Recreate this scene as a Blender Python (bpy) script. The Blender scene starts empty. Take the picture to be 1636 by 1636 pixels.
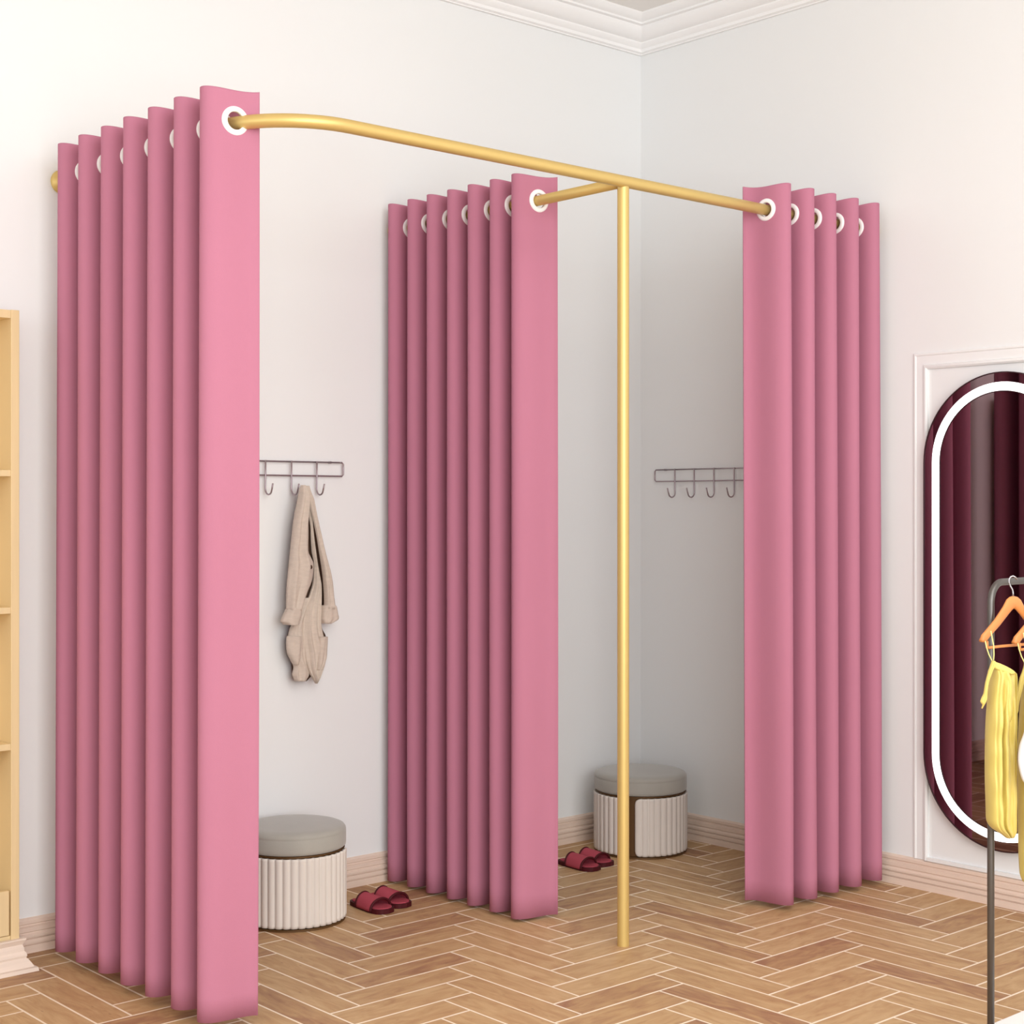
import bpy, bmesh, math, random
from mathutils import Vector, Matrix, noise
random.seed(4)
sc = bpy.context.scene
PI = math.pi

# ------------------------------------------------------------------ camera, world, lights, exposure
F = 2453.0; CX = 818.0; HY = 806.0
CAM = Vector((4.256, -4.478, 1.30))
RX = Vector((0.6646, 0.7472, 0)).normalized(); FW = Vector((-0.7472, 0.6646, 0)).normalized()
cd = bpy.data.cameras.new('camera'); cam = bpy.data.objects.new('camera', cd)
sc.collection.objects.link(cam); sc.camera = cam
cd.sensor_width = 36.0; cd.lens = 36.0 * F / 1636.0
cd.shift_y = (HY - 818.0) / 1636.0
cam.location = CAM
cam.rotation_euler = (PI/2, 0, math.atan2(-FW.x, FW.y))
cd.clip_start = 0.05

w = bpy.data.worlds.new('world'); sc.world = w; w.use_nodes = True
bg = w.node_tree.nodes['Background']
bg.inputs[0].default_value = (0.97, 0.99, 1.0, 1); bg.inputs[1].default_value = 1.04

def area(name, loc, target, size, sy, power, col=(1, 1, 1)):
    l = bpy.data.lights.new(name, 'AREA'); l.shape = 'RECTANGLE'; l.size = size; l.size_y = sy
    l.energy = power; l.color = col
    o = bpy.data.objects.new(name, l); sc.collection.objects.link(o); o.location = loc
    o.rotation_euler = (Vector(target) - Vector(loc)).to_track_quat('-Z', 'Y').to_euler()
    return o
area('overhead_fill', (3.4, -2.4, 3.1), (2.0, -2.0, 0.0), 2.4, 2.0, 44, (0.98, 0.99, 1.0))  # unseen soft area light added under the ceiling, no lamp there
area('key_area', (5.4, -3.6, 1.75), (0.4, -1.0, 1.3), 3.2, 2.2, 134, (0.98, 0.99, 1.0))  # unseen main area light aimed into the cubicles, no window behind it
area('right_wall_fill', (2.6, -6.8, 2.3), (1.4, -0.5, 1.5), 3.0, 2.2, 30, (0.99, 0.995, 1.0))  # added unseen fill that lifts the right wall and corner cubicle

vs = sc.view_settings
vs.view_transform = 'Standard'; vs.look = 'None'; vs.gamma = 1.0; vs.exposure = 0.0
vs.use_curve_mapping = False

# ------------------------------------------------------------------ helpers
def at_d(px, py, d):
    return CAM + FW*d + RX*((px-CX)/F*d) + Vector((0, 0, -(py-HY)/F*d))
def at_X(px, py, X):
    r = FW + RX*((px-CX)/F) + Vector((0, 0, -(py-HY)/F)); return CAM + r*((X-CAM.x)/r.x)
def lin(r, g, b):
    f = lambda c: ((c/255+0.055)/1.055)**2.4 if c/255 > 0.04045 else c/255/12.92
    return (f(r), f(g), f(b), 1)
def empty(name, loc=(0, 0, 0), rz=0):
    o = bpy.data.objects.new(name, None); sc.collection.objects.link(o)
    o.location = loc; o.rotation_euler = (0, 0, rz); o.empty_display_size = .05
    return o
def tag(o, label, cat, group=None, kind=None):
    if label: o['label'] = label
    if cat: o['category'] = cat
    if group: o['group'] = group
    if kind: o['kind'] = kind
    return o
def obj(name, bm, m, parent=None, smooth=True, solid=0, off=0, bevel=0, auto=None):
    me = bpy.data.meshes.new(name); bmesh.ops.recalc_face_normals(bm, faces=bm.faces[:]) if bm.faces else None
    bm.to_mesh(me); bm.free(); me.materials.append(m)
    for p in me.polygons: p.use_smooth = smooth
    o = bpy.data.objects.new(name, me); sc.collection.objects.link(o)
    if parent: o.parent = parent
    if bevel:
        b = o.modifiers.new('bevel', 'BEVEL'); b.width = bevel; b.segments = 2; b.limit_method = 'ANGLE'
    if solid:
        s = o.modifiers.new('solid', 'SOLIDIFY'); s.thickness = solid; s.offset = off
    if auto and smooth:
        for e in me.edges: pass
        me.set_sharp_from_angle(angle=auto)
    return o
def struct(name, bm, m, **k):
    o = obj(name, bm, m, **k); o['kind'] = 'structure'; return o
def box(bm, x0, x1, y0, y1, z0, z1):
    v = [bm.verts.new(p) for p in ((x0,y0,z0),(x1,y0,z0),(x1,y1,z0),(x0,y1,z0),(x0,y0,z1),(x1,y0,z1),(x1,y1,z1),(x0,y1,z1))]
    for f in ((3,2,1,0),(4,5,6,7),(0,1,5,4),(1,2,6,5),(2,3,7,6),(3,0,4,7)): bm.faces.new([v[i] for i in f])
    return bm
def tube(bm, pts, r, seg=16, cap=True, taper=None):
    pts = [Vector(p) for p in pts]; n = len(pts); rings = []
    t0 = (pts[1]-pts[0]).normalized(); u = t0.orthogonal().normalized()
    for i in range(n):
        t = (pts[min(i+1, n-1)]-pts[max(i-1, 0)]).normalized()
        u = (u - t*u.dot(t)).normalized(); v = t.cross(u)
        rr = r if taper is None else r*taper[i]
        rings.append([bm.verts.new(pts[i]+(u*math.cos(2*PI*k/seg)+v*math.sin(2*PI*k/seg))*rr) for k in range(seg)])
    for a, b in zip(rings, rings[1:]):
        for k in range(seg): bm.faces.new((a[k], a[(k+1) % seg], b[(k+1) % seg], b[k]))
    if cap: bm.faces.new(rings[0][::-1]); bm.faces.new(rings[-1])
    return bm
def arc(c, r, a0, a1, u, v, n=12):
    c = Vector(c); u = Vector(u); v = Vector(v)
    return [c + (u*math.cos(a0+(a1-a0)*i/n)+v*math.sin(a0+(a1-a0)*i/n))*r for i in range(n+1)]
def lathe(bm, prof, seg=64, c=(0, 0)):
    rings = []
    for r, z in prof:
        if r < 1e-6: rings.append([bm.verts.new((c[0], c[1], z))])
        else: rings.append([bm.verts.new((c[0]+r*math.cos(2*PI*k/seg), c[1]+r*math.sin(2*PI*k/seg), z)) for k in range(seg)])
    for a, b in zip(rings, rings[1:]):
        for k in range(seg):
            k2 = (k+1) % seg
            if len(a) == 1 and len(b) == 1: continue
            if len(a) == 1: bm.faces.new((a[0], b[k], b[k2]))
            elif len(b) == 1: bm.faces.new((a[k], a[k2], b[0]))
            else: bm.faces.new((a[k], a[k2], b[k2], b[k]))
    return bm
def sweep(bm, prof, path):
    """prof: list of (offset along normal, z); path: list of (point2d, outward normal vector as mitre)."""
    rings = [[bm.verts.new((p[0]+n[0]*o, p[1]+n[1]*o, z)) for o, z in prof] for p, n in path]
    for a, b in zip(rings, rings[1:]):
        for k in range(len(prof)):
            k2 = (k+1) % len(prof); bm.faces.new((a[k], a[k2], b[k2], b[k]))
    bm.faces.new(rings[0]); bm.faces.new(rings[-1][::-1])
    return bm

# ------------------------------------------------------------------ materials
def mat(name, col, rough=.6, metal=0, spec=.5, sheen=0, bump=None, var=None, emit=None, estr=0, coat=0):
    m = bpy.data.materials.new(name); m.use_nodes = True; nt = m.node_tree; N = nt.nodes; L = nt.links
    p = N['Principled BSDF']; p.inputs['Base Color'].default_value = col
    p.inputs['Roughness'].default_value = rough; p.inputs['Metallic'].default_value = metal
    p.inputs['Specular IOR Level'].default_value = spec
    p.inputs['Sheen Weight'].default_value = sheen
    p.inputs['Coat Weight'].default_value = coat
    tc = N.new('ShaderNodeTexCoord')
    if var:   # (scale, amount, stretch)
        sc_, am, st = var
        mp = N.new('ShaderNodeMapping'); mp.inputs['Scale'].default_value = st; L.new(tc.outputs['Object'], mp.inputs[0])
        nz = N.new('ShaderNodeTexNoise'); nz.inputs['Scale'].default_value = sc_; nz.inputs['Detail'].default_value = 5
        L.new(mp.outputs[0], nz.inputs[0])
        mr = N.new('ShaderNodeMapRange'); mr.inputs[3].default_value = 1-am; mr.inputs[4].default_value = 1+am
        mr.inputs[1].default_value = .3; mr.inputs[2].default_value = .7
        L.new(nz.outputs[0], mr.inputs[0])
        vm = N.new('ShaderNodeVectorMath'); vm.operation = 'SCALE'; vm.inputs[0].default_value = col[:3]
        L.new(mr.outputs[0], vm.inputs['Scale']); L.new(vm.outputs[0], p.inputs['Base Color'])
    if bump:  # (scale, strength, stretch)
        sc_, am, st = bump
        mp = N.new('ShaderNodeMapping'); mp.inputs['Scale'].default_value = st; L.new(tc.outputs['Object'], mp.inputs[0])
        nz = N.new('ShaderNodeTexNoise'); nz.inputs['Scale'].default_value = sc_; nz.inputs['Detail'].default_value = 3
        L.new(mp.outputs[0], nz.inputs[0])
        b = N.new('ShaderNodeBump'); b.inputs['Strength'].default_value = am; b.inputs['Distance'].default_value = .002
        L.new(nz.outputs[0], b.inputs['Height']); L.new(b.outputs[0], p.inputs['Normal'])
    if emit:
        p.inputs['Emission Color'].default_value = emit; p.inputs['Emission Strength'].default_value = estr
    return m
U = (1, 1, 1)
M_wall = mat('wall_paint', (.825, .84, .84, 1), .75, spec=.25, bump=(60, .08, U))
M_ceil = mat('ceiling_paint', (.88, .86, .83, 1), .8, spec=.2)
M_crown = mat('crown_paint', (.90, .90, .895, 1), .6, spec=.3)
M_panel = mat('panel_paint', (.84, .85, .85, 1), .5, spec=.3)
M_base = mat('baseboard_wood', (.77, .62, .52, 1), .5, spec=.3, var=(3, .03, (2, 2, 60)))
M_plinth = mat('plinth_wood', (.80, .68, .58, 1), .5, spec=.3, var=(3, .05, (2, 2, 60)))
M_pink = mat('pink_fabric', (.49, .194, .278, 1), .85, spec=.04, sheen=.0, var=(2.5, .025, (1, 1, .5)), bump=(900, .25, U))
M_white = mat('white_plastic', (.93, .92, .92, 1), .25, spec=.5)
M_gold = mat('gold_metal', (.68, .50, .18, 1), .42, metal=.5, spec=.5)
M_chrome = mat('rose_chrome', (.40, .33, .35, 1), .3, metal=.8)
M_coat = mat('beige_linen', lin(204, 190, 177), .9, spec=.1, sheen=.1, var=(40, .05, (1, 1, 3)), bump=(400, .5, U))
M_coatshade_btn = mat('coat_shade_and_button', lin(80, 62, 50), .95, spec=.05)  # shade in the slits between coat parts put into the colour; also the button
M_velvet = mat('grey_velvet', lin(164, 161, 153), .85, spec=.1, sheen=.4, var=(9, .05, (1, 1, .6)), bump=(300, .2, U))
M_slat = mat('cream_leather', lin(218, 210, 202), .6, spec=.25, var=(6, .02, U))
M_bronze = mat('bronze_band', lin(96, 68, 36), .5, metal=.4)
M_slip = mat('wine_slipper_fabric', lin(176, 76, 90), .8, spec=.15, bump=(300, .3, U))
M_slipd = mat('dark_wine_piping', lin(72, 14, 22), .6, spec=.25)
M_shelf = mat('maple_board', lin(226, 202, 156), .5, spec=.3, var=(4, .05, (1, 12, .5)))
M_mirror = mat('smoked_mirror', (.25, .175, .19, 1), .015, metal=1.0)
M_black = mat('dark_edge', (.035, .012, .016, 1), .3)
M_led = mat('led_strip', (1, 1, 1, 1), .5, emit=(1, 1, 1, 1), estr=1.6)
M_steel = mat('gunmetal_tube', lin(100, 97, 94), .38, metal=.75)
M_steel2 = mat('hook_steel', lin(165, 162, 165), .25, metal=.9)
M_hwood = mat('hanger_wood', lin(208, 134, 74), .42, spec=.45, var=(6, .1, (1, 1, 5)))
M_satin = mat('yellow_satin', lin(212, 193, 104), .48, spec=.5, sheen=.1)
M_satin_lt = mat('pale_yellow_cord', lin(226, 218, 140), .5)
M_whitecloth = mat('white_cloth', (.78, .77, .75, 1), .8)
M_board = mat('white_board', (.86, .84, .82, 1), .4)

def floor_material():
    m = bpy.data.materials.new('herringbone_oak'); m.use_nodes = True; nt = m.node_tree; N = nt.nodes; L = nt.links
    p = N['Principled BSDF']
    def MA(op, a, b=None, c=None):
        n = N.new('ShaderNodeMath'); n.operation = op
        for i, v in enumerate((a, b, c)):
            if v is None: continue
            if isinstance(v, (int, float)): n.inputs[i].default_value = v
            else: L.new(v, n.inputs[i])
        return n.outputs[0]
    g = N.new('ShaderNodeNewGeometry'); s = N.new('ShaderNodeSeparateXYZ'); L.new(g.outputs['Position'], s.inputs[0])
    WX, WY = .1078, .0957
    u = MA('DIVIDE', MA('ADD', s.outputs[0], -1.0195+WX*80), WX)
    v = MA('DIVIDE', MA('ADD', s.outputs[1], 1.0735+WY*80), WY)
    i = MA('FLOOR', u); j = MA('FLOOR', v); fu = MA('FRACT', u); fv = MA('FRACT', v)
    k = MA('MODULO', MA('ADD', i, j), 8.0)       # 0..3 plank along X, 4..7 plank along Y
    hor = MA('LESS_THAN', k, 3.5)
    # plank along X: start s=i-k, local along = k+fu (0..4), across = fv ; along Y: kk=k-4, start j-kk
    kk = MA('SUBTRACT', k, 4.0)
    al_h = MA('ADD', k, fu); al_v = MA('ADD', kk, fv)
    mixf = lambda a, b: MA('ADD', MA('MULTIPLY', a, hor), MA('MULTIPLY', b, MA('SUBTRACT', 1.0, hor)))
    al = mixf(al_h, al_v); ac = mixf(fv, fu)
    ida = mixf(MA('SUBTRACT', i, k), i); idb = mixf(j, MA('SUBTRACT', j, kk))
    g2 = .029
    e1 = MA('MINIMUM', ac, MA('SUBTRACT', 1.0, ac)); e2 = MA('MINIMUM', al, MA('SUBTRACT', 4.0, al))
    e = MA('MINIMUM', e1, e2)
    gr = N.new('ShaderNodeMapRange'); gr.inputs[1].default_value = g2*.75; gr.inputs[2].default_value = g2*1.3
    gr.inputs[3].default_value = 1; gr.inputs[4].default_value = 0; L.new(e, gr.inputs[0])
    cid = N.new('ShaderNodeCombineXYZ'); L.new(ida, cid.inputs[0]); L.new(idb, cid.inputs[1]); L.new(hor, cid.inputs[2])
    wn = N.new('ShaderNodeTexWhiteNoise'); wn.noise_dimensions = '3D'; L.new(cid.outputs[0], wn.inputs[0])
    # grain coordinates: along stretched, across fine, offset per plank
    gc = N.new('ShaderNodeCombineXYZ')
    L.new(MA('ADD', MA('MULTIPLY', al, .42), MA('MULTIPLY', wn.outputs[0], 37.0)), gc.inputs[0])
    L.new(MA('MULTIPLY', ac, 1.6), gc.inputs[1]); L.new(MA('MULTIPLY', wn.outputs[0], 91.0), gc.inputs[2])
    n1 = N.new('ShaderNodeTexNoise'); n1.inputs['Scale'].default_value = 2.2; n1.inputs['Detail'].default_value = 6
    n1.inputs['Distortion'].default_value = .9; L.new(gc.outputs[0], n1.inputs[0])
    gc2 = N.new('ShaderNodeVectorMath'); gc2.operation = 'MULTIPLY'; gc2.inputs[1].default_value = (1.2, 7, 1); L.new(gc.outputs[0], gc2.inputs[0])
    n2 = N.new('ShaderNodeTexNoise'); n2.inputs['Scale'].default_value = 5; n2.inputs['Detail'].default_value = 4; L.new(gc2.outputs[0], n2.inputs[0])
    # knots
    gk = N.new('ShaderNodeVectorMath'); gk.operation = 'MULTIPLY'; gk.inputs[1].default_value = (1.6, 1.4, 1); L.new(gc.outputs[0], gk.inputs[0])
    vo = N.new('ShaderNodeTexVoronoi'); vo.inputs['Scale'].default_value = 1.5; L.new(gk.outputs[0], vo.inputs[0])
    kn = N.new('ShaderNodeMapRange'); kn.inputs[1].default_value = .02; kn.inputs[2].default_value = .09
    kn.inputs[3].default_value = .45; kn.inputs[4].default_value = 0; L.new(vo.outputs['Distance'], kn.inputs[0])
    t = MA('ADD', MA('MULTIPLY', MA('SUBTRACT', n1.outputs[0], .5), 1.5), MA('MULTIPLY', MA('SUBTRACT', n2.outputs[0], .5), .5))
    t = MA('ADD', t, MA('MULTIPLY', MA('SUBTRACT', MA('POWER', wn.outputs[0], 2.2), .3), .6))
    t = MA('ADD', t, .45)
    cr = N.new('ShaderNodeValToRGB'); L.new(t, cr.inputs[0])
    E_ = cr.color_ramp.elements; E_[0].position = 0; E_[0].color = lin(201, 168, 125); E_[1].position = 1; E_[1].color = lin(156, 114, 85)
    q = cr.color_ramp.elements.new(.5); q.color = lin(184, 147, 105)
    mk = N.new('ShaderNodeMix'); mk.data_type = 'RGBA'; L.new(kn.outputs[0], mk.inputs[0]); L.new(cr.outputs[0], mk.inputs[6]); mk.inputs[7].default_value = lin(95, 62, 45)
    mg = N.new('ShaderNodeMix'); mg.data_type = 'RGBA'; L.new(gr.outputs[0], mg.inputs[0]); L.new(mk.outputs[2], mg.inputs[6]); mg.inputs[7].default_value = lin(246, 230, 208)
    L.new(mg.outputs[2], p.inputs['Base Color'])
    p.inputs['Roughness'].default_value = .5; p.inputs['Specular IOR Level'].default_value = .3
    b = N.new('ShaderNodeBump'); b.inputs['Strength'].default_value = .25; b.inputs['Distance'].default_value = .002
    L.new(n2.outputs[0], b.inputs['Height']); L.new(b.outputs[0], p.inputs['Normal'])
    return m
M_floor = floor_material()

# ------------------------------------------------------------------ setting
W0 = -0.012; ZC = 3.228; EXT = 7.6
struct('floor', box(bmesh.new(), W0-.15, EXT, -EXT, -W0+.15, -.1, 0), M_floor, smooth=False)
struct('ceiling', box(bmesh.new(), W0-.15, EXT, -EXT, -W0+.15, ZC, ZC+.1), M_ceil, smooth=False)
struct('wall_left', box(bmesh.new(), W0-.15, W0, -EXT, -W0, 0, ZC), M_wall, smooth=False)
struct('wall_right', box(bmesh.new(), W0-.15, EXT, -W0, -W0+.15, 0, ZC), M_wall, smooth=False)

# crown moulding (offset from wall, z)
crown = [(0, 3.10), (.012, 3.10), (.012, 3.104), (.022, 3.108), (.022, 3.120), (.028, 3.124), (.036, 3.138), (.036, 3.143),
         (.046, 3.146), (.060, 3.156), (.072, 3.172), (.078, 3.184), (.078, 3.189), (.092, 3.191), (.092, 3.199), (.100, 3.202), (.112, 3.212), (.118, 3.222), (.118, ZC), (0, ZC)]
crown = [(o, z) for o, z in crown]
struct('trim_1', sweep(bmesh.new(), crown, [((W0, -EXT), (1, 0)), ((W0, -W0), (1, -1))]), M_crown, auto=.5)
struct('trim_2', sweep(bmesh.new(), crown, [((W0, -W0), (1, -1)), ((EXT, -W0), (0, -1))]), M_crown, auto=.5)
# baseboard
bb = [(0, 0), (.018, 0), (.018, .022), (.0115, .0235), (.0115, .0265), (.018, .028), (.018, .040), (.0115, .0415), (.0115, .0445), (.018, .046), (.018, .052), (.012, .056), (.011, .059), (.015, .062), (.015, .074), (.007, .077), (.006, .081), (.011, .084), (.011, .094), (.006, .0985), (0, .100)]
struct('baseboard_left', sweep(bmesh.new(), bb, [((W0, -EXT), (1, 0)), ((W0, -W0), (1, -1))]), M_base, auto=.5)
struct('baseboard_right', sweep(bmesh.new(), bb, [((W0, -W0), (1, -1)), ((EXT, -W0), (0, -1))]), M_base, auto=.5)
# raised panel moulding around the mirror on the right wall
def wall_panel():
    bm = bmesh.new(); y = -W0; x0, x1, z1, z0 = 1.266, 1.958, 1.812, .1; wd = .056
    prof = [(0, .0), (0, .004), (.003, .007), (.008, .007), (.011, .004), (.040, .004), (.043, .010), (.050, .012), (wd, .008), (wd, .0)]  # (inset, relief)
    corners = [((x0, z0), (1, 0)), ((x0, z1), (1, -1)), ((x1, z1), (-1, -1)), ((x1, z0), (-1, 0))]
    rings = [[bm.verts.new((c[0]+n[0]*i, y-r, c[1]+n[1]*i)) for i, r in prof] for c, n in corners]
    for a, b in zip(rings, rings[1:]):
        for k in range(len(prof)-1): bm.faces.new((a[k], a[k+1], b[k+1], b[k]))
    box(bm, x0+wd, x1-wd, y-.012, y, z0, z0+.012)
    return bm
struct('trim_3', wall_panel(), M_panel, auto=.5)

# ------------------------------------------------------------------ curtain frame (gold rail, branch, post, flanges)
RZ = 2.25; RAILX = 1.10; LY = -2.46; MY = -1.225; RR = .0175
fr = tag(empty('curtain_stand', (RAILX-.008, MY, 0)), 'gold metal frame, bent rail over both changing cubicles held up by one slim post', 'rail')
def L_(p): return Vector(p) - fr.location
rb = .24
pts = [L_((W0+.02, LY, RZ)), L_((.4, LY, RZ)), L_((RAILX-rb, LY, RZ))] + [L_(p) for p in arc((RAILX-rb, LY+rb, RZ), rb, -PI/2, 0, (1, 0, 0), (0, 1, 0), 16)[1:]] + [L_((RAILX, -1, RZ)), L_((RAILX, -W0-.02, RZ))]
obj('front_rail', tube(bmesh.new(), pts, RR, 20), M_gold, fr)
obj('branch_rail', tube(bmesh.new(), [L_((W0+.02, MY, RZ)), L_((.6, MY, RZ)), L_((RAILX-.006, MY, RZ))], RR*.92, 20), M_gold, fr)
bm = bmesh.new(); lathe(bm, [(0, .0), (RR, .0), (RR, RZ-.008), (0, RZ-.008)], 24)
obj('post', bm, M_gold, fr, auto=.7)
for (p, axis) in (((W0, LY, RZ), 'x'), ((W0, MY, RZ), 'x'), ((RAILX, -W0, RZ), 'y')):
    bm = bmesh.new(); lathe(bm, [(0, 0), (.034, 0), (.036, .003), (.035, .008), (.028, .014), (.022, .018), (.021, .030), (0, .030)], 36)
    rot = Matrix.Rotation(PI/2, 4, 'Y') if axis == 'x' else Matrix.Rotation(PI/2, 4, 'X') @ Matrix.Scale(.72, 4)
    bmesh.ops.transform(bm, matrix=Matrix.Translation(L_(p)) @ rot, verts=bm.verts[:])
    obj('wall_flange', bm, M_gold, fr, auto=.7)

# ------------------------------------------------------------------ curtains
def curtain(name, label, start, run, rod_c, side, amp, period, nhalf, first_len, flare, lean, seed, back=0.0, fph=.3, zb=.034):
    """start: coordinate along run axis of the front edge; run: 'x' or 'y'; rod_c: rod centre on the other axis;
       side: sign of the first swing of the cloth away from the front edge"""
    rnd = random.Random(seed); ph0 = fph
    c = 1 if run == 'x' else 0
    nph = 28; pts = []
    tot = nhalf*PI + back
    n = int(tot/PI*nph)
    jit = [rnd.uniform(-.03, .03) for _ in range(nhalf+3)]
    for q in range(n+1):
        f = ph0 + (tot-ph0)*q/n
        h = f/PI
        s = start[0] + start[1]*(period/2*h + period*.088*math.sin(2*f)) if h >= 1 else None
        if s is None:
            a0 = start[0]; s1 = start[0] + start[1]*(period/2*1)
            s = s1 - start[1]*(first_len*(1-h)) + start[1]*period*.07*math.sin(2*f)
        k = int(h); a = amp*(1 + jit[k]*(1-(h-k)) + jit[k+1]*(h-k))
        pts.append((s, -side*a*math.cos(f), f))
    # arc length
    S = [0]
    for a, b in zip(pts, pts[1:]): S.append(S[-1]+math.hypot(b[0]-a[0], b[1]-a[1]))
    zt = 2.328
    zs = [zt-.0055*i for i in range(0, 26)] + [zt-.143-.075*i for i in range(1, 29)] + [zb]
    zs = sorted([z for z in zs if z >= zb], reverse=True)
    eyes = []
    for k in range(nhalf+1):
        f = PI/2 + k*PI
        if f > tot-.3: break
        q = min(range(len(pts)), key=lambda t: abs(pts[t][2]-f)); eyes.append(q)
    bm = bmesh.new(); grid = []
    def pos(q, z):
        s, o, f = pts[q]; t = (zt-z)/zt
        o2 = o*(1+flare*t) + lean*t; s2 = s + .004*math.sin(f*.5+seed)*t*math.sin(3*t+f)
        z2 = z + .0025*math.cos(f*2)*(1 if z > 2.32 else 0)
        return Vector((s2, rod_c+o2, z2)) if run == 'x' else Vector((rod_c+o2, s2, z2))
    for z in zs: grid.append([bm.verts.new(pos(q, z)) for q in range(len(pts))])
    for r in range(len(zs)-1):
        zc = (zs[r]+zs[r+1])/2
        for q in range(len(pts)-1):
            sm = (S[q]+S[q+1])/2
            if zc > 2.2 and any(math.hypot(sm-S[e], zc-RZ) < .0275 for e in eyes): continue
            bm.faces.new((grid[r][q], grid[r][q+1], grid[r+1][q+1], grid[r+1][q]))
    base = Vector((start[0], rod_c, 0)) if run == 'x' else Vector((rod_c, start[0], 0))
    root = tag(empty(name, base), label, 'curtain', 'pink eyelet curtains of the changing cubicles')
    bmesh.ops.translate(bm, vec=-base, verts=bm.verts[:])
    obj('cloth', bm, M_pink, root, solid=.0035)
    for e in eyes:
        a = pos(max(e-2, 0), RZ); b = pos(min(e+2, len(pts)-1), RZ); t = (b-a).normalized(); nrm = Vector((0, 0, 1)).cross(t)
        bm = bmesh.new(); prof = []
        prof = [(.0225, -.0045), (.0225, .0045), (.0245, .0062), (.030, .0058), (.0350, .0040), (.0368, .0), (.0350, -.0040), (.030, -.0058), (.0245, -.0062)]
        seg = 40; rings = []
        for k in range(seg):
            th = 2*PI*k/seg; d = t*math.cos(th)+Vector((0, 0, 1))*math.sin(th)
            rings.append([bm.verts.new(pos(e, RZ)-base+d*r+nrm*h) for r, h in prof])
        for k in range(seg):
            A = rings[k]; B = rings[(k+1) % seg]
            for m in range(len(prof)): bm.faces.new((A[m], A[(m+1) % len(prof)], B[(m+1) % len(prof)], B[m]))
        obj('eyelet', bm, M_white, root)
    return root
# left curtain: front edge at X=.995, runs towards the left wall; first swing starts on +Y side
curtain('curtain', 'pink eyelet curtain nearest the camera, gathered along the left rail', (.988, -1), 'x', LY, -1, .073, .133, 13, .076, .03, -.006, 1, back=.8, fph=.62, zb=.026)
curtain('curtain', 'pink eyelet curtain in the middle between the two changing cubicles', (.738, -1), 'x', MY, -1, .069, .1065, 13, .072, .03, 0.0, 2, back=.5, fph=.42, zb=.010)
curtain('curtain', 'pink eyelet curtain pushed to the right wall, left of the mirror', (-.604, 1), 'y', RAILX, 1, .068, .121, 9, .066, .02, .010, 3, back=.4, fph=.02, zb=.018)

# ------------------------------------------------------------------ wall hook racks
def hook_rack(name, label, origin, wall):
    """local frame: u along wall, n out of wall, z"""
    root = tag(empty(name, origin), label, 'hook rack', 'wire hook racks in the changing cubicles')
    if wall == 'left': P = lambda u, n, z: Vector((n, -u, z))
    else: P = lambda u, n, z: Vector((u, -n, z))
    Ln = .62; r = .0028; nn = .014
    bm = bmesh.new(); c = .006
    loop = [P(c, nn, 0), P(Ln-c, nn, 0), P(Ln, nn, -c), P(Ln, nn, -.046+c), P(Ln-c, nn, -.046), P(c, nn, -.046), P(0, nn, -.046+c), P(0, nn, -c), P(c, nn, 0), P(c+.01, nn, 0)]
    tube(bm, loop, r, 8); obj('wire_frame', bm, M_chrome, root)
    for k in range(5):
        u = .11+.1*k
        bm = bmesh.new()
        pts = [P(u, nn+.004, .003), P(u, nn+.004, -.046), P(u, nn+.003, -.085)] + [P(u, nn+.003+.019*(1-math.cos(a)), -.090-.019*math.sin(a)) for a in [PI*i/10 for i in range(0, 9)]]
        a = PI*.8; pe = (nn+.003+.019*(1-math.cos(a)), -.090-.019*math.sin(a))
        pts += [P(u, pe[0]+.005, pe[1]+.012), P(u, pe[0]+.010, pe[1]+.028)]
        tube(bm, pts, r, 8); obj('hook', bm, M_chrome, root)
    for u in (.05, .57): obj('wall_mount', tube(bmesh.new(), [P(u, 0, -.0), P(u, nn, -.0)], .004, 8), M_chrome, root)
    return root
hook_rack('hook_rack', 'thin wire hook rack on the left wall with the beige coat hanging from it', (W0, -1.457, 1.441), 'left')
hook_rack('hook_rack', 'thin wire hook rack on the right wall with all its hooks empty', (.078, -W0, 1.437), 'right')

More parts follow.
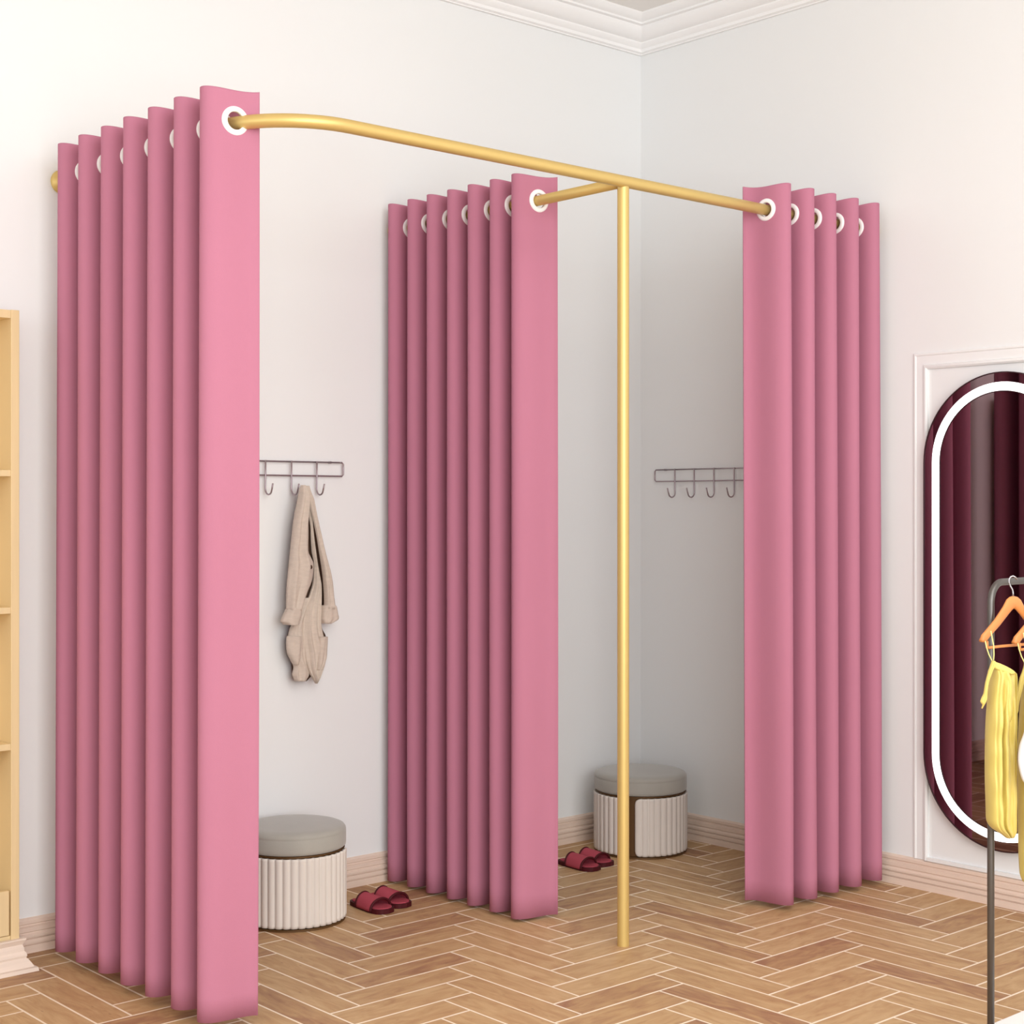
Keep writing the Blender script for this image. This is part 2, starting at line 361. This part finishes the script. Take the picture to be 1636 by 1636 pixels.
# ------------------------------------------------------------------ lofted cloth pieces
def smoothrows(rows, n):
    out = []
    m = len(rows)
    for q in range(n+1):
        y = rows[0][0] + (rows[-1][0]-rows[0][0])*q/n
        i = 0
        while i < m-2 and rows[i+1][0] < y: i += 1
        t = (y-rows[i][0])/(rows[i+1][0]-rows[i][0])
        vals = []
        for c in range(1, len(rows[0])):
            p0 = rows[max(i-1, 0)][c]; p1 = rows[i][c]; p2 = rows[i+1][c]; p3 = rows[min(i+2, m-1)][c]
            cr = .5*(2*p1+(p2-p0)*t+(2*p0-5*p1+4*p2-p3)*t*t+(3*p1-p0-3*p2+p3)*t*t*t)
            vals.append(max(min(cr, max(p1, p2)+1.0), min(p1, p2)-1.0))
        out.append([y]+vals)
    return out
def loft(bm, rows, mp, nvec, depth, folds=3, famp=.25, n=44, seg=48, seed=0, ph0=None, tp=0, close=True, val=()):
    """rows: (py, left px, right px); mp(px,py) gives the 3-D point of the middle plane"""
    R = smoothrows(rows, n); rings = []
    for q, (py, l, r) in enumerate(R):
        c = mp((l+r)/2, py); e = mp(r, py); uvec = e-c; hw = uvec.length; u = uvec.normalized() if hw > 1e-6 else RX
        d = min(depth, hw*1.2)
        ring = []
        for k in range(seg):
            th = 2*PI*k/seg; cx = math.cos(th); sx = math.sin(th)
            x = math.copysign(abs(cx)**(2/2.3), cx); yv = math.copysign(abs(sx)**(2/2.3), sx)
            ph = seed*1.7 + .9*math.sin(py*.021+seed)
            if ph0 is not None: ph = ph0 + .25*math.sin(py*.02)
            rip = 1 + tp*x + famp*math.cos(folds*PI*x + ph) + famp*.35*math.cos(folds*2.3*PI*x+seed*3+py*.03)
            for x0, wd, am in val: rip -= am*math.exp(-((x-x0-.0004*(py-1200))/wd)**2)
            yv2 = yv*rip if sx > 0 else yv*.6
            nz = noise.noise(Vector((x*2+seed, py*.03, seed)))*.18
            ring.append(bm.verts.new(c + u*hw*x + nvec*d*(yv2+nz*(sx > 0))))
        rings.append(ring)
    for a, b in zip(rings, rings[1:]):
        for k in range(seg): bm.faces.new((a[k], a[(k+1) % seg], b[(k+1) % seg], b[k]))
    if close: bm.faces.new(rings[0]); bm.faces.new(rings[-1][::-1])
    return bm
def shift(bm, v): bmesh.ops.translate(bm, vec=v, verts=bm.verts[:]); return bm

# coat on the left rack
coat = tag(empty('coat', (W0+.05, -1.63, .72)), 'beige linen coat with rolled cuffs hanging from the hook rack on the left wall', 'coat')
def cpart(name, rows, X, depth, m=M_coat, **k):
    bm = loft(bmesh.new(), rows, lambda a, b: at_X(a, b, X), Vector((1, 0, 0)), depth, **k)
    return obj(name, shift(bm, -coat.location), m, coat)
cpart('back_panel', [(790, 483, 496), (850, 474, 506), (900, 471, 517), (960, 469, 521), (985, 468, 518), (1000, 464, 513), (1018, 459, 521), (1040, 460, 521), (1060, 466, 518), (1078, 467, 500), (1088, 471, 489)], .020, .010, m=M_coatshade_btn, folds=2, seed=1)
cpart('sleeve', [(775, 481, 487), (779, 479, 489.5), (797, 476, 492.5), (828, 470, 492), (840, 468, 491), (882, 464, 491.5), (889, 463, 495), (900, 462, 500), (925, 459.5, 498), (945, 458, 491), (975, 457.5, 481)], .066, .022, folds=2, famp=.22, seed=2)
cpart('sleeve', [(776, 485, 493), (797, 492.5, 500.5), (845, 503.5, 510.5), (882, 510, 519), (919, 515.5, 528), (955, 518, 533), (972, 518, 534.5)], .058, .018, folds=2, famp=.14, seed=3)
cpart('cuff', [(971, 458, 478), (975, 456, 480), (984, 452, 479.5), (993, 449, 477), (998, 454, 475)], .064, .026, folds=1, famp=.10, seed=4)
cpart('cuff', [(967, 515, 534), (970, 513.5, 535.5), (980, 512.5, 537.5), (989, 512, 538.5), (996, 514, 527)], .052, .024, folds=1, famp=.10, seed=5)
cpart('front_panel', [(785, 487, 495), (800, 489, 496), (837, 495.5, 499), (860, 496.5, 501), (882, 498, 503.5), (900, 501.5, 506.5), (931, 500, 510), (955, 493, 512), (971, 485.5, 512.5), (1000, 483.5, 512.5), (1020, 483.5, 516), (1042, 487, 520), (1060, 489.5, 518), (1077, 495, 512), (1092, 503.5, 506.5)], .042, .015, folds=3, famp=.45, seed=6)
cpart('front_panel', [(955, 480, 496), (1000, 465, 486), (1018, 460, 488), (1028, 458.5, 488), (1042, 459.5, 488), (1055, 464, 489), (1065, 469, 491), (1078, 467, 493), (1088, 471, 488)], .036, .014, folds=2, famp=.3, seed=7)
cpart('pocket', [(1016, 458.5, 483), (1019, 458, 484), (1030, 457.5, 483.5), (1045, 459.5, 481), (1062, 468, 476)], .044, .016, folds=1, famp=.12, seed=8, n=24)
cpart('pocket', [(1017, 510, 522.5), (1020, 508, 522.5), (1032, 507, 522), (1052, 506, 520), (1070, 505, 513)], .050, .016, folds=1, famp=.12, seed=9, n=24)
bm = bmesh.new(); bp = at_X(496, 906, .083); lathe(bm, [(0, 0), (.006, 0), (.007, .002), (.005, .004), (0, .003)], 18)
bmesh.ops.transform(bm, matrix=Matrix.Translation(bp-coat.location) @ Matrix.Rotation(PI/2, 4, 'Y'), verts=bm.verts[:]); obj('button', bm, M_coatshade_btn, coat)
bm = tube(bmesh.new(), [at_X(482, 786, .05)-coat.location, at_X(478, 800, .05)-coat.location, at_X(472, 818, .052)-coat.location, at_X(472, 826, .055)-coat.location, at_X(476, 820, .06)-coat.location], .004, 8)
obj('collar_loop', bm, M_coat, coat)

# ------------------------------------------------------------------ drum stools
def make_stool(name, loc, R, rz, label):
    root = tag(empty(name, loc, rz), label, 'stool', 'round drum stools in the changing cubicles')
    H = .224
    bm = lathe(bmesh.new(), [(0, 0), (R-.004, 0), (R-.004, .007), (R-.014, .009), (R-.014, H-.002), (R-.006, H), (R-.006, H+.004), (R-.012, H+.006), (0, H+.006)], 72)
    obj('drum_core', bm, M_bronze, root, auto=.6)
    gap = .018/R; ns = 20     # two fluted panels, one gap at the front (+X local) and one behind
    for half in (0, 1):
        bm = bmesh.new(); th0 = gap + half*PI; th1 = PI-gap + half*PI; per = 8; nc = ns*per; zs_n = 26; cols = []
        for q in range(nc+1):
            t = q/nc; th = th0+(th1-th0)*t; ph = (q % per)/per if q < nc else 0
            fl = abs(math.sin(PI*q/per))**.6; r = R-.0065*(1-fl)
            arcd = min(t, 1-t)*(th1-th0)*R; rc = .022
            dz = 0 if arcd > rc else rc-math.sqrt(max(rc*rc-(rc-arcd)**2, 0))
            z0 = .010+dz; z1 = H-.002-dz
            cols.append([bm.verts.new(((r-.0035*(1 if k in (0, zs_n) else 0))*math.cos(th), (r-.0035*(1 if k in (0, zs_n) else 0))*math.sin(th), z0+(z1-z0)*(0 if k == 0 else 1 if k == zs_n else (.003+.994*(k-1)/(zs_n-2))))) for k in range(zs_n+1)])
        for a, b in zip(cols, cols[1:]):
            for k in range(zs_n): bm.faces.new((a[k], b[k], b[k+1], a[k+1]))
        o = obj('fluted_panel', bm, M_slat, root, solid=.006, off=-1)
    h = H+.006; Rc = R-.002
    prof = [(0, h), (Rc-.006, h), (Rc-.001, h+.004), (Rc, h+.012), (Rc, h+.046), (Rc-.0012, h+.048), (Rc-.0003, h+.050), (Rc-.0015, h+.056), (Rc-.006, h+.0625), (Rc-.015, h+.0665), (Rc-.04, h+.069), (0, h+.071)]
    obj('seat_cushion', lathe(bmesh.new(), prof, 72), M_velvet, root)
    return root
def face_cam(x, y, off): return math.atan2(CAM.y-y, CAM.x-x)+off
s1 = (.196, -1.786); s2 = (.252, -.268)
make_stool('drum_stool', (s1[0], s1[1], 0), .167, face_cam(*s1, math.radians(-85)), 'round drum stool with grey velvet seat against the left wall under the hanging coat')
make_stool('drum_stool', (s2[0], s2[1], 0), .176, face_cam(*s2, math.radians(-13)), 'round drum stool with grey velvet seat in the room corner behind the gold post')

# ------------------------------------------------------------------ slippers
def make_slipper(loc, rz, label):
    root = tag(empty('slipper', loc, rz), label, 'slipper', 'wine red slippers on the floor')
    Ls = .185; 
    def half(x):   # half width of sole at x in 0..1 (heel to toe)
        w_ = .026+.014*math.sin(min(max((x-.1)/.9, 0), 1)*PI*.62)**1.5
        e = 1 - abs(2*x-1)**6
        return w_*max(e, 0)**.5
    def sole(z0, z1, ins, rise):
        bm = bmesh.new(); n = 36; top = []; bot = []
        for sgn in (1, -1):
            rng = range(n+1) if sgn == 1 else range(n-1, 0, -1)
            for q in rng:
                x = q/n; hw = max(half(x)-ins, 0); X = (x-.5)*(Ls-2*ins)
                lift = rise*max(0, x-.8)**2*2
                top.append(bm.verts.new((X, sgn*hw, z1+lift))); bot.append(bm.verts.new((X, sgn*hw, z0+lift*.8)))
        m = len(top)
        for k in range(m):
            bm.faces.new((top[k], top[(k+1) % m], bot[(k+1) % m], bot[k]))
        bm.faces.new(top); bm.faces.new(bot[::-1])
        return bm
    obj('sole', sole(0, .014, 0, .02), M_slipd, root, smooth=False)
    obj('insole', sole(.0135, .017, .006, .02), M_slip, root, smooth=False)
    x0, x1 = -.035, .048; n = 10; seg = 18
    def sp(x, a, r=0):
        hw = half((x/Ls)+.5)+.002+r; h = .040-.10*(x+.0)*0 - .006*(x-x0)/(x1-x0)
        return Vector((x, -hw*math.cos(a), .006+(h+r)*math.sin(a)**.9))
    bm = bmesh.new(); G = [[bm.verts.new(sp(x0+(x1-x0)*i/n, PI*k/seg)) for k in range(seg+1)] for i in range(n+1)]
    for i in range(n):
        for k in range(seg): bm.faces.new((G[i][k], G[i][k+1], G[i+1][k+1], G[i+1][k]))
    obj('strap', bm, M_slip, root, solid=.004)
    for x in (x0, x1):
        bm = tube(bmesh.new(), [sp(x, PI*k/seg, .0005) for k in range(seg+1)], .0042, 8)
        obj('piping', bm, M_slipd, root)
    return root
make_slipper((.262, -1.534, 0), math.radians(4), 'wine red open toe slipper beside the stool under the coat, front one of its pair')
make_slipper((.243, -1.447, 0), math.radians(2), 'wine red open toe slipper beside the stool under the coat, rear one of its pair')
make_slipper((.300, -.640, 0), math.radians(4), 'wine red open toe slipper in the corner cubicle, nearer the middle curtain')
make_slipper((.281, -.553, 0), math.radians(2), 'wine red open toe slipper in the corner cubicle, nearer the gold post')

# ------------------------------------------------------------------ shelf unit at left edge
sh = tag(empty('bookcase', (0.07, -3.1, 0)), 'pale maple open bookcase with moulded plinth cut off by the left edge of the photo', 'bookcase')
def shb(name, x0, x1, y0, y1, z0, z1, m=M_shelf, bev=.0015):
    bm = box(bmesh.new(), x0, x1, y0, y1, z0, z1); shift(bm, -sh.location); return obj(name, bm, m, sh, smooth=False, bevel=bev)
YR = -2.657; YLft = -3.557; XF = .14; XB = .014
shb('side_panel', XB, XF, YR-.024, YR, .085, 1.842); shb('side_panel', XB, XF, YLft, YLft+.024, .085, 1.842)
shb('top_board', XB, XF-.001, YLft+.024, YR-.024, 1.818, 1.841)
shb('back_panel', XB, XB+.008, YLft+.024, YR-.024, .085, 1.818)
for z in (1.378, .996, .616): shb('shelf_board', XB+.008, XF-.002, YLft+.024, YR-.024, z, z+.018)
shb('bottom_board', XB+.008, XF-.004, YLft+.024, YR-.024, .085, .10)
for (a, b) in ((YLft+.027, -3.11), (-3.104, YR-.029)):
    d = shb('drawer_front', XF-.016, XF-.001, a, b, .102, .226)
    bm = tube(bmesh.new(), [(0, 0, 0), (.018, 0, 0)], .009, 14); o = obj('knob', bm, M_bronze, d); o.location = (XF-.001-sh.location.x, (a+b)/2-sh.location.y, .165)
pl = [(0, 0), (.040, 0), (.038, .010), (.030, .012), (.026, .020), (.018, .032), (.014, .036), (.016, .042), (.014, .050), (.010, .054), (.010, .062), (.006, .072), (.010, .080), (.014, .086), (.014, .090), (0, .090)]
bm = sweep(bmesh.new(), pl, [((XB, YR), (0, 1)), ((XF, YR), (1, 1)), ((XF, YLft), (1, -1)), ((XB, YLft), (0, -1))])
shift(bm, -sh.location); obj('plinth', bm, M_plinth, sh, auto=.5)

# ------------------------------------------------------------------ mirror
mx, mz, mw, mh = 1.612, .955, .289, .773
mir = tag(empty('wall_mirror', (mx, -W0, mz)), 'tall capsule shaped smoked mirror with a glowing white light ring on the right wall', 'mirror')
def cap(hw, hh, n=40):
    pts = [(hw*math.cos(PI*k/n), hh-hw+hw*math.sin(PI*k/n)) for k in range(n+1)]
    return pts + [(hw*math.cos(PI+PI*k/n), -(hh-hw)+hw*math.sin(PI+PI*k/n)) for k in range(n+1)]
def capsolid(bm, hw, hh, y0, y1):
    a = [bm.verts.new((x, -y1, z)) for x, z in cap(hw, hh)]; b = [bm.verts.new((x, -y0, z)) for x, z in cap(hw, hh)]
    m = len(a)
    for k in range(m): bm.faces.new((a[k], a[(k+1) % m], b[(k+1) % m], b[k]))
    bm.faces.new(a); bm.faces.new(b[::-1]); return bm
def capring(bm, h0, h1, dh0, dh1, y0, y1):
    P_ = [[bm.verts.new((x, -y, z)) for x, z in cap(hw, hh)] for hw, hh, y in ((h0, dh0, y0), (h0, dh0, y1), (h1, dh1, y1), (h1, dh1, y0))]
    m = len(P_[0])
    for A, B in zip(P_, P_[1:]+P_[:1]):
        for k in range(m): bm.faces.new((A[k], A[(k+1) % m], B[(k+1) % m], B[k]))
    return bm
obj('backing', capsolid(bmesh.new(), mw-.004, mh-.004, 0, .028), M_black, mir, smooth=False)
obj('glass', capsolid(bmesh.new(), mw-.0035, mh-.0035, .028, .032), M_mirror, mir, smooth=False)
obj('rim', capring(bmesh.new(), mw, mw-.0035, mh, mh-.0035, .0, .034), M_black, mir, smooth=False)
obj('light_ring', capring(bmesh.new(), mw-.033, mw-.061, mh-.033, mh-.061, .0305, .0335), M_led, mir, smooth=False)
obj('ring_edge', capring(bmesh.new(), mw-.061, mw-.064, mh-.061, mh-.064, .0305, .0333), M_black, mir, smooth=False)

# ------------------------------------------------------------------ clothes rail with hangers and garments
D = 3.4
leg = at_d(1583, 960, D); topz = at_d(1600, 931, D).z
rk = tag(empty('clothes_rack', (leg.x, leg.y, 0)), 'dark grey tubular clothes rack at the right edge with yellow dresses on it', 'clothes rack')
r = .0078; RLn = .85; bend = .045
p = [Vector((0, 0, .0)), Vector((0, 0, .5)), Vector((0, 0, topz-bend))] + [Vector((0, bend-bend*math.cos(a), topz-bend+bend*math.sin(a))) for a in [PI/2*i/10 for i in range(1, 11)]]
p2 = [Vector((0, RLn-q.y, q.z)) for q in p[::-1]]
obj('rail_tube', tube(bmesh.new(), p+[Vector((0, RLn/2, topz))]+p2, r, 18), M_steel, rk)
for y in (0, RLn):
    bm = tube(bmesh.new(), [(-.17, y, .012), (.17, y, .012)], .011, 14); obj('foot', bm, M_steel, rk)
bm = box(bmesh.new(), -.010, .16, .012, RLn-.012, .130, .144); obj('lower_shelf', bm, M_board, rk, smooth=False, bevel=.003)

def hanger(dx, dy, d, label):
    def A(px, py, dd=0): return at_d(px+dx, py+dy, d+dd)
    apex = A(1618.5, 953); 
    root = tag(empty('coat_hanger', apex), label, 'hanger', 'wooden hangers on the clothes rack')
    dd = lambda px: (px-1618.5)/48*.06      # far side leans away from the camera
    nrm = (FW - RX*(.06*F/48/d)).normalized()
    # wooden yoke: upper/lower outlines from one tip to the other
    up = [(1567, 1022), (1569, 1014), (1576, 1006), (1590, 989), (1603, 969), (1609, 957), (1613, 953.5), (1618.5, 952)]
    lo = [(1568, 1026), (1574, 1026.5), (1580, 1018), (1596, 1000), (1610, 982), (1616, 975), (1619, 973), (1620, 972)]
    up2 = [(2*1619.2-x, y+ (1619-x)*.0) for x, y in up[::-1]][1:]; lo2 = [(2*1620-x, y) for x, y in lo[::-1]][1:]
    U_ = up+up2; Lo = lo+lo2; bm = bmesh.new(); rings = []
    for (a, b), (c, e) in zip(U_, Lo):
        pu = A(a, b, dd(a)); pl_ = A(c, e, dd(c)); mid = (pu+pl_)/2; h = (pu-pl_)/2; t = .006
        rings.append([bm.verts.new(mid+h*math.cos(2*PI*k/12)+nrm*t*math.sin(2*PI*k/12)-root.location) for k in range(12)])
    for x, y in zip(rings, rings[1:]):
        for k in range(12): bm.faces.new((x[k], x[(k+1) % 12], y[(k+1) % 12], y[k]))
    bm.faces.new(rings[0]); bm.faces.new(rings[-1][::-1])
    obj('yoke', bm, M_hwood, root)
    q = [A(x, y, dd(x))-root.location for x, y in ((1577, 1024), (1577, 1034.5), (1579, 1035), (1600, 1032.5), (1630, 1030), (1658, 1028), (1661, 1022))]
    obj('trouser_bar', tube(bmesh.new(), q, .0032, 10), M_hwood, root)
    hk = [(1618.5, 956), (1618.5, 948), (1617.5, 942), (1614, 936), (1611.8, 930), (1612.2, 925), (1614.8, 921.5), (1618.3, 920.3), (1622, 922), (1624.5, 926)]
    obj('hook', tube(bmesh.new(), [A(x, y, .0)-root.location for x, y in hk], .0019, 10), M_steel2, root)
    return root
hanger(0, 0, D, 'wooden hanger on the clothes rack nearest the rounded corner of the rail')
hanger(52, 3, D+.03, 'wooden hanger on the clothes rack further along the rail, mostly out of frame')

def dress(dx, dy, d, rows, drape, tie, straps, label, seed):
    o0 = at_d(1600+dx, 1330+dy, d)
    root = tag(empty('dress', o0), label, 'dress', 'yellow satin dresses on the clothes rack')
    mp = lambda dd: (lambda a, b: at_d(a+dx, b+dy, d+dd))
    nv = -FW
    bm = loft(bmesh.new(), rows, mp(0), nv, .040, folds=2.2, famp=.04, n=60, seg=120, seed=seed, ph0=3.8, tp=-.25, val=((-.14, .08, .85), (.40, .22, .35), (-.60, .05, .12), (.85, .1, .5))); obj('skirt', shift(bm, -o0), M_satin, root)
    bm = loft(bmesh.new(), drape, mp(-.014), nv, .016, folds=1, famp=.15, n=30, seed=seed+1); obj('cowl_drape', shift(bm, -o0), M_satin, root)
    bm = loft(bmesh.new(), tie, mp(-.026), nv, .005, folds=1, famp=.15, n=36, seed=seed+2); obj('tie', shift(bm, -o0), M_satin, root)
    bm = loft(bmesh.new(), [(1057, 1584, 1590), (1060, 1583.5, 1598), (1064, 1584, 1607), (1069, 1590, 1616), (1074, 1606, 1622), (1077, 1614, 1620)], mp(-.020), nv, .006, folds=1, famp=.1, n=20, seed=seed)
    obj('neck_band', shift(bm, -o0), M_satin, root)
    for s in straps: obj('strap', tube(bmesh.new(), [at_d(x+dx, y+dy, d-.012)-o0 for x, y in s], .0013, 8), M_satin_lt, root)
    return root
rows = [(1062, 1585, 1597), (1068, 1585, 1612), (1074, 1584, 1623), (1095, 1580, 1624.5), (1138, 1576.3, 1624.5), (1174, 1574.5, 1624), (1236, 1574, 1624), (1293, 1575.5, 1624), (1312, 1576.5, 1624), (1322, 1583, 1624), (1330, 1595, 1624), (1338, 1606, 1621)]
drape = [(1072, 1594, 1612), (1095, 1596, 1620), (1120, 1597, 1619), (1145, 1600, 1617), (1158, 1603, 1613), (1163, 1606, 1610)]
tie = [(1056, 1584, 1590), (1062, 1582, 1590), (1072, 1578.5, 1586), (1090, 1574, 1580), (1108, 1571, 1577.5), (1117, 1567, 1577), (1121, 1566, 1575.5), (1126, 1569, 1573), (1132, 1567.5, 1570)]
straps = [[(1583, 1008), (1585, 1018), (1587.5, 1032), (1588, 1046), (1587, 1058)], [(1574, 1024), (1576, 1034), (1580, 1046), (1584, 1054), (1587, 1060)]]
dress(0, 0, D-.075, rows, drape, tie, straps, 'short yellow satin dress on the first hanger, left one on the rack', 2)
rows2 = [(1060, 1586, 1597), (1070, 1583, 1616), (1089, 1582, 1630), (1132, 1577.5, 1638), (1175, 1575, 1640), (1236, 1574, 1640), (1293, 1574.5, 1640), (1367, 1576, 1640), (1395, 1578, 1640), (1405, 1582, 1638)]
tie2 = [(1056, 1584, 1590), (1066, 1582, 1590), (1080, 1577, 1586), (1100, 1573, 1581), (1120, 1569.5, 1576.5), (1134, 1566.5, 1575), (1140, 1568, 1572)]
dress(52, 3, D-.02, rows2, drape, tie2, straps, 'longer yellow satin dress on the second hanger, cut off by the right edge', 5)
wo = at_d(1660, 1210, D-.15)
wb = loft(bmesh.new(), [(1040, 1650, 1662), (1100, 1644, 1680), (1150, 1640, 1690), (1172, 1635.5, 1695), (1190, 1629, 1695), (1211, 1626.5, 1695), (1232, 1629, 1694), (1248, 1634, 1690), (1260, 1645, 1680)], lambda a, b: at_d(a, b, D-.15), -FW, .02, folds=3, famp=.2, seed=3)
o = obj('camisole', shift(wb, -wo), M_whitecloth); o.location = wo
tag(o, 'white cloth top whose rounded edge overlaps the second yellow dress', 'top')
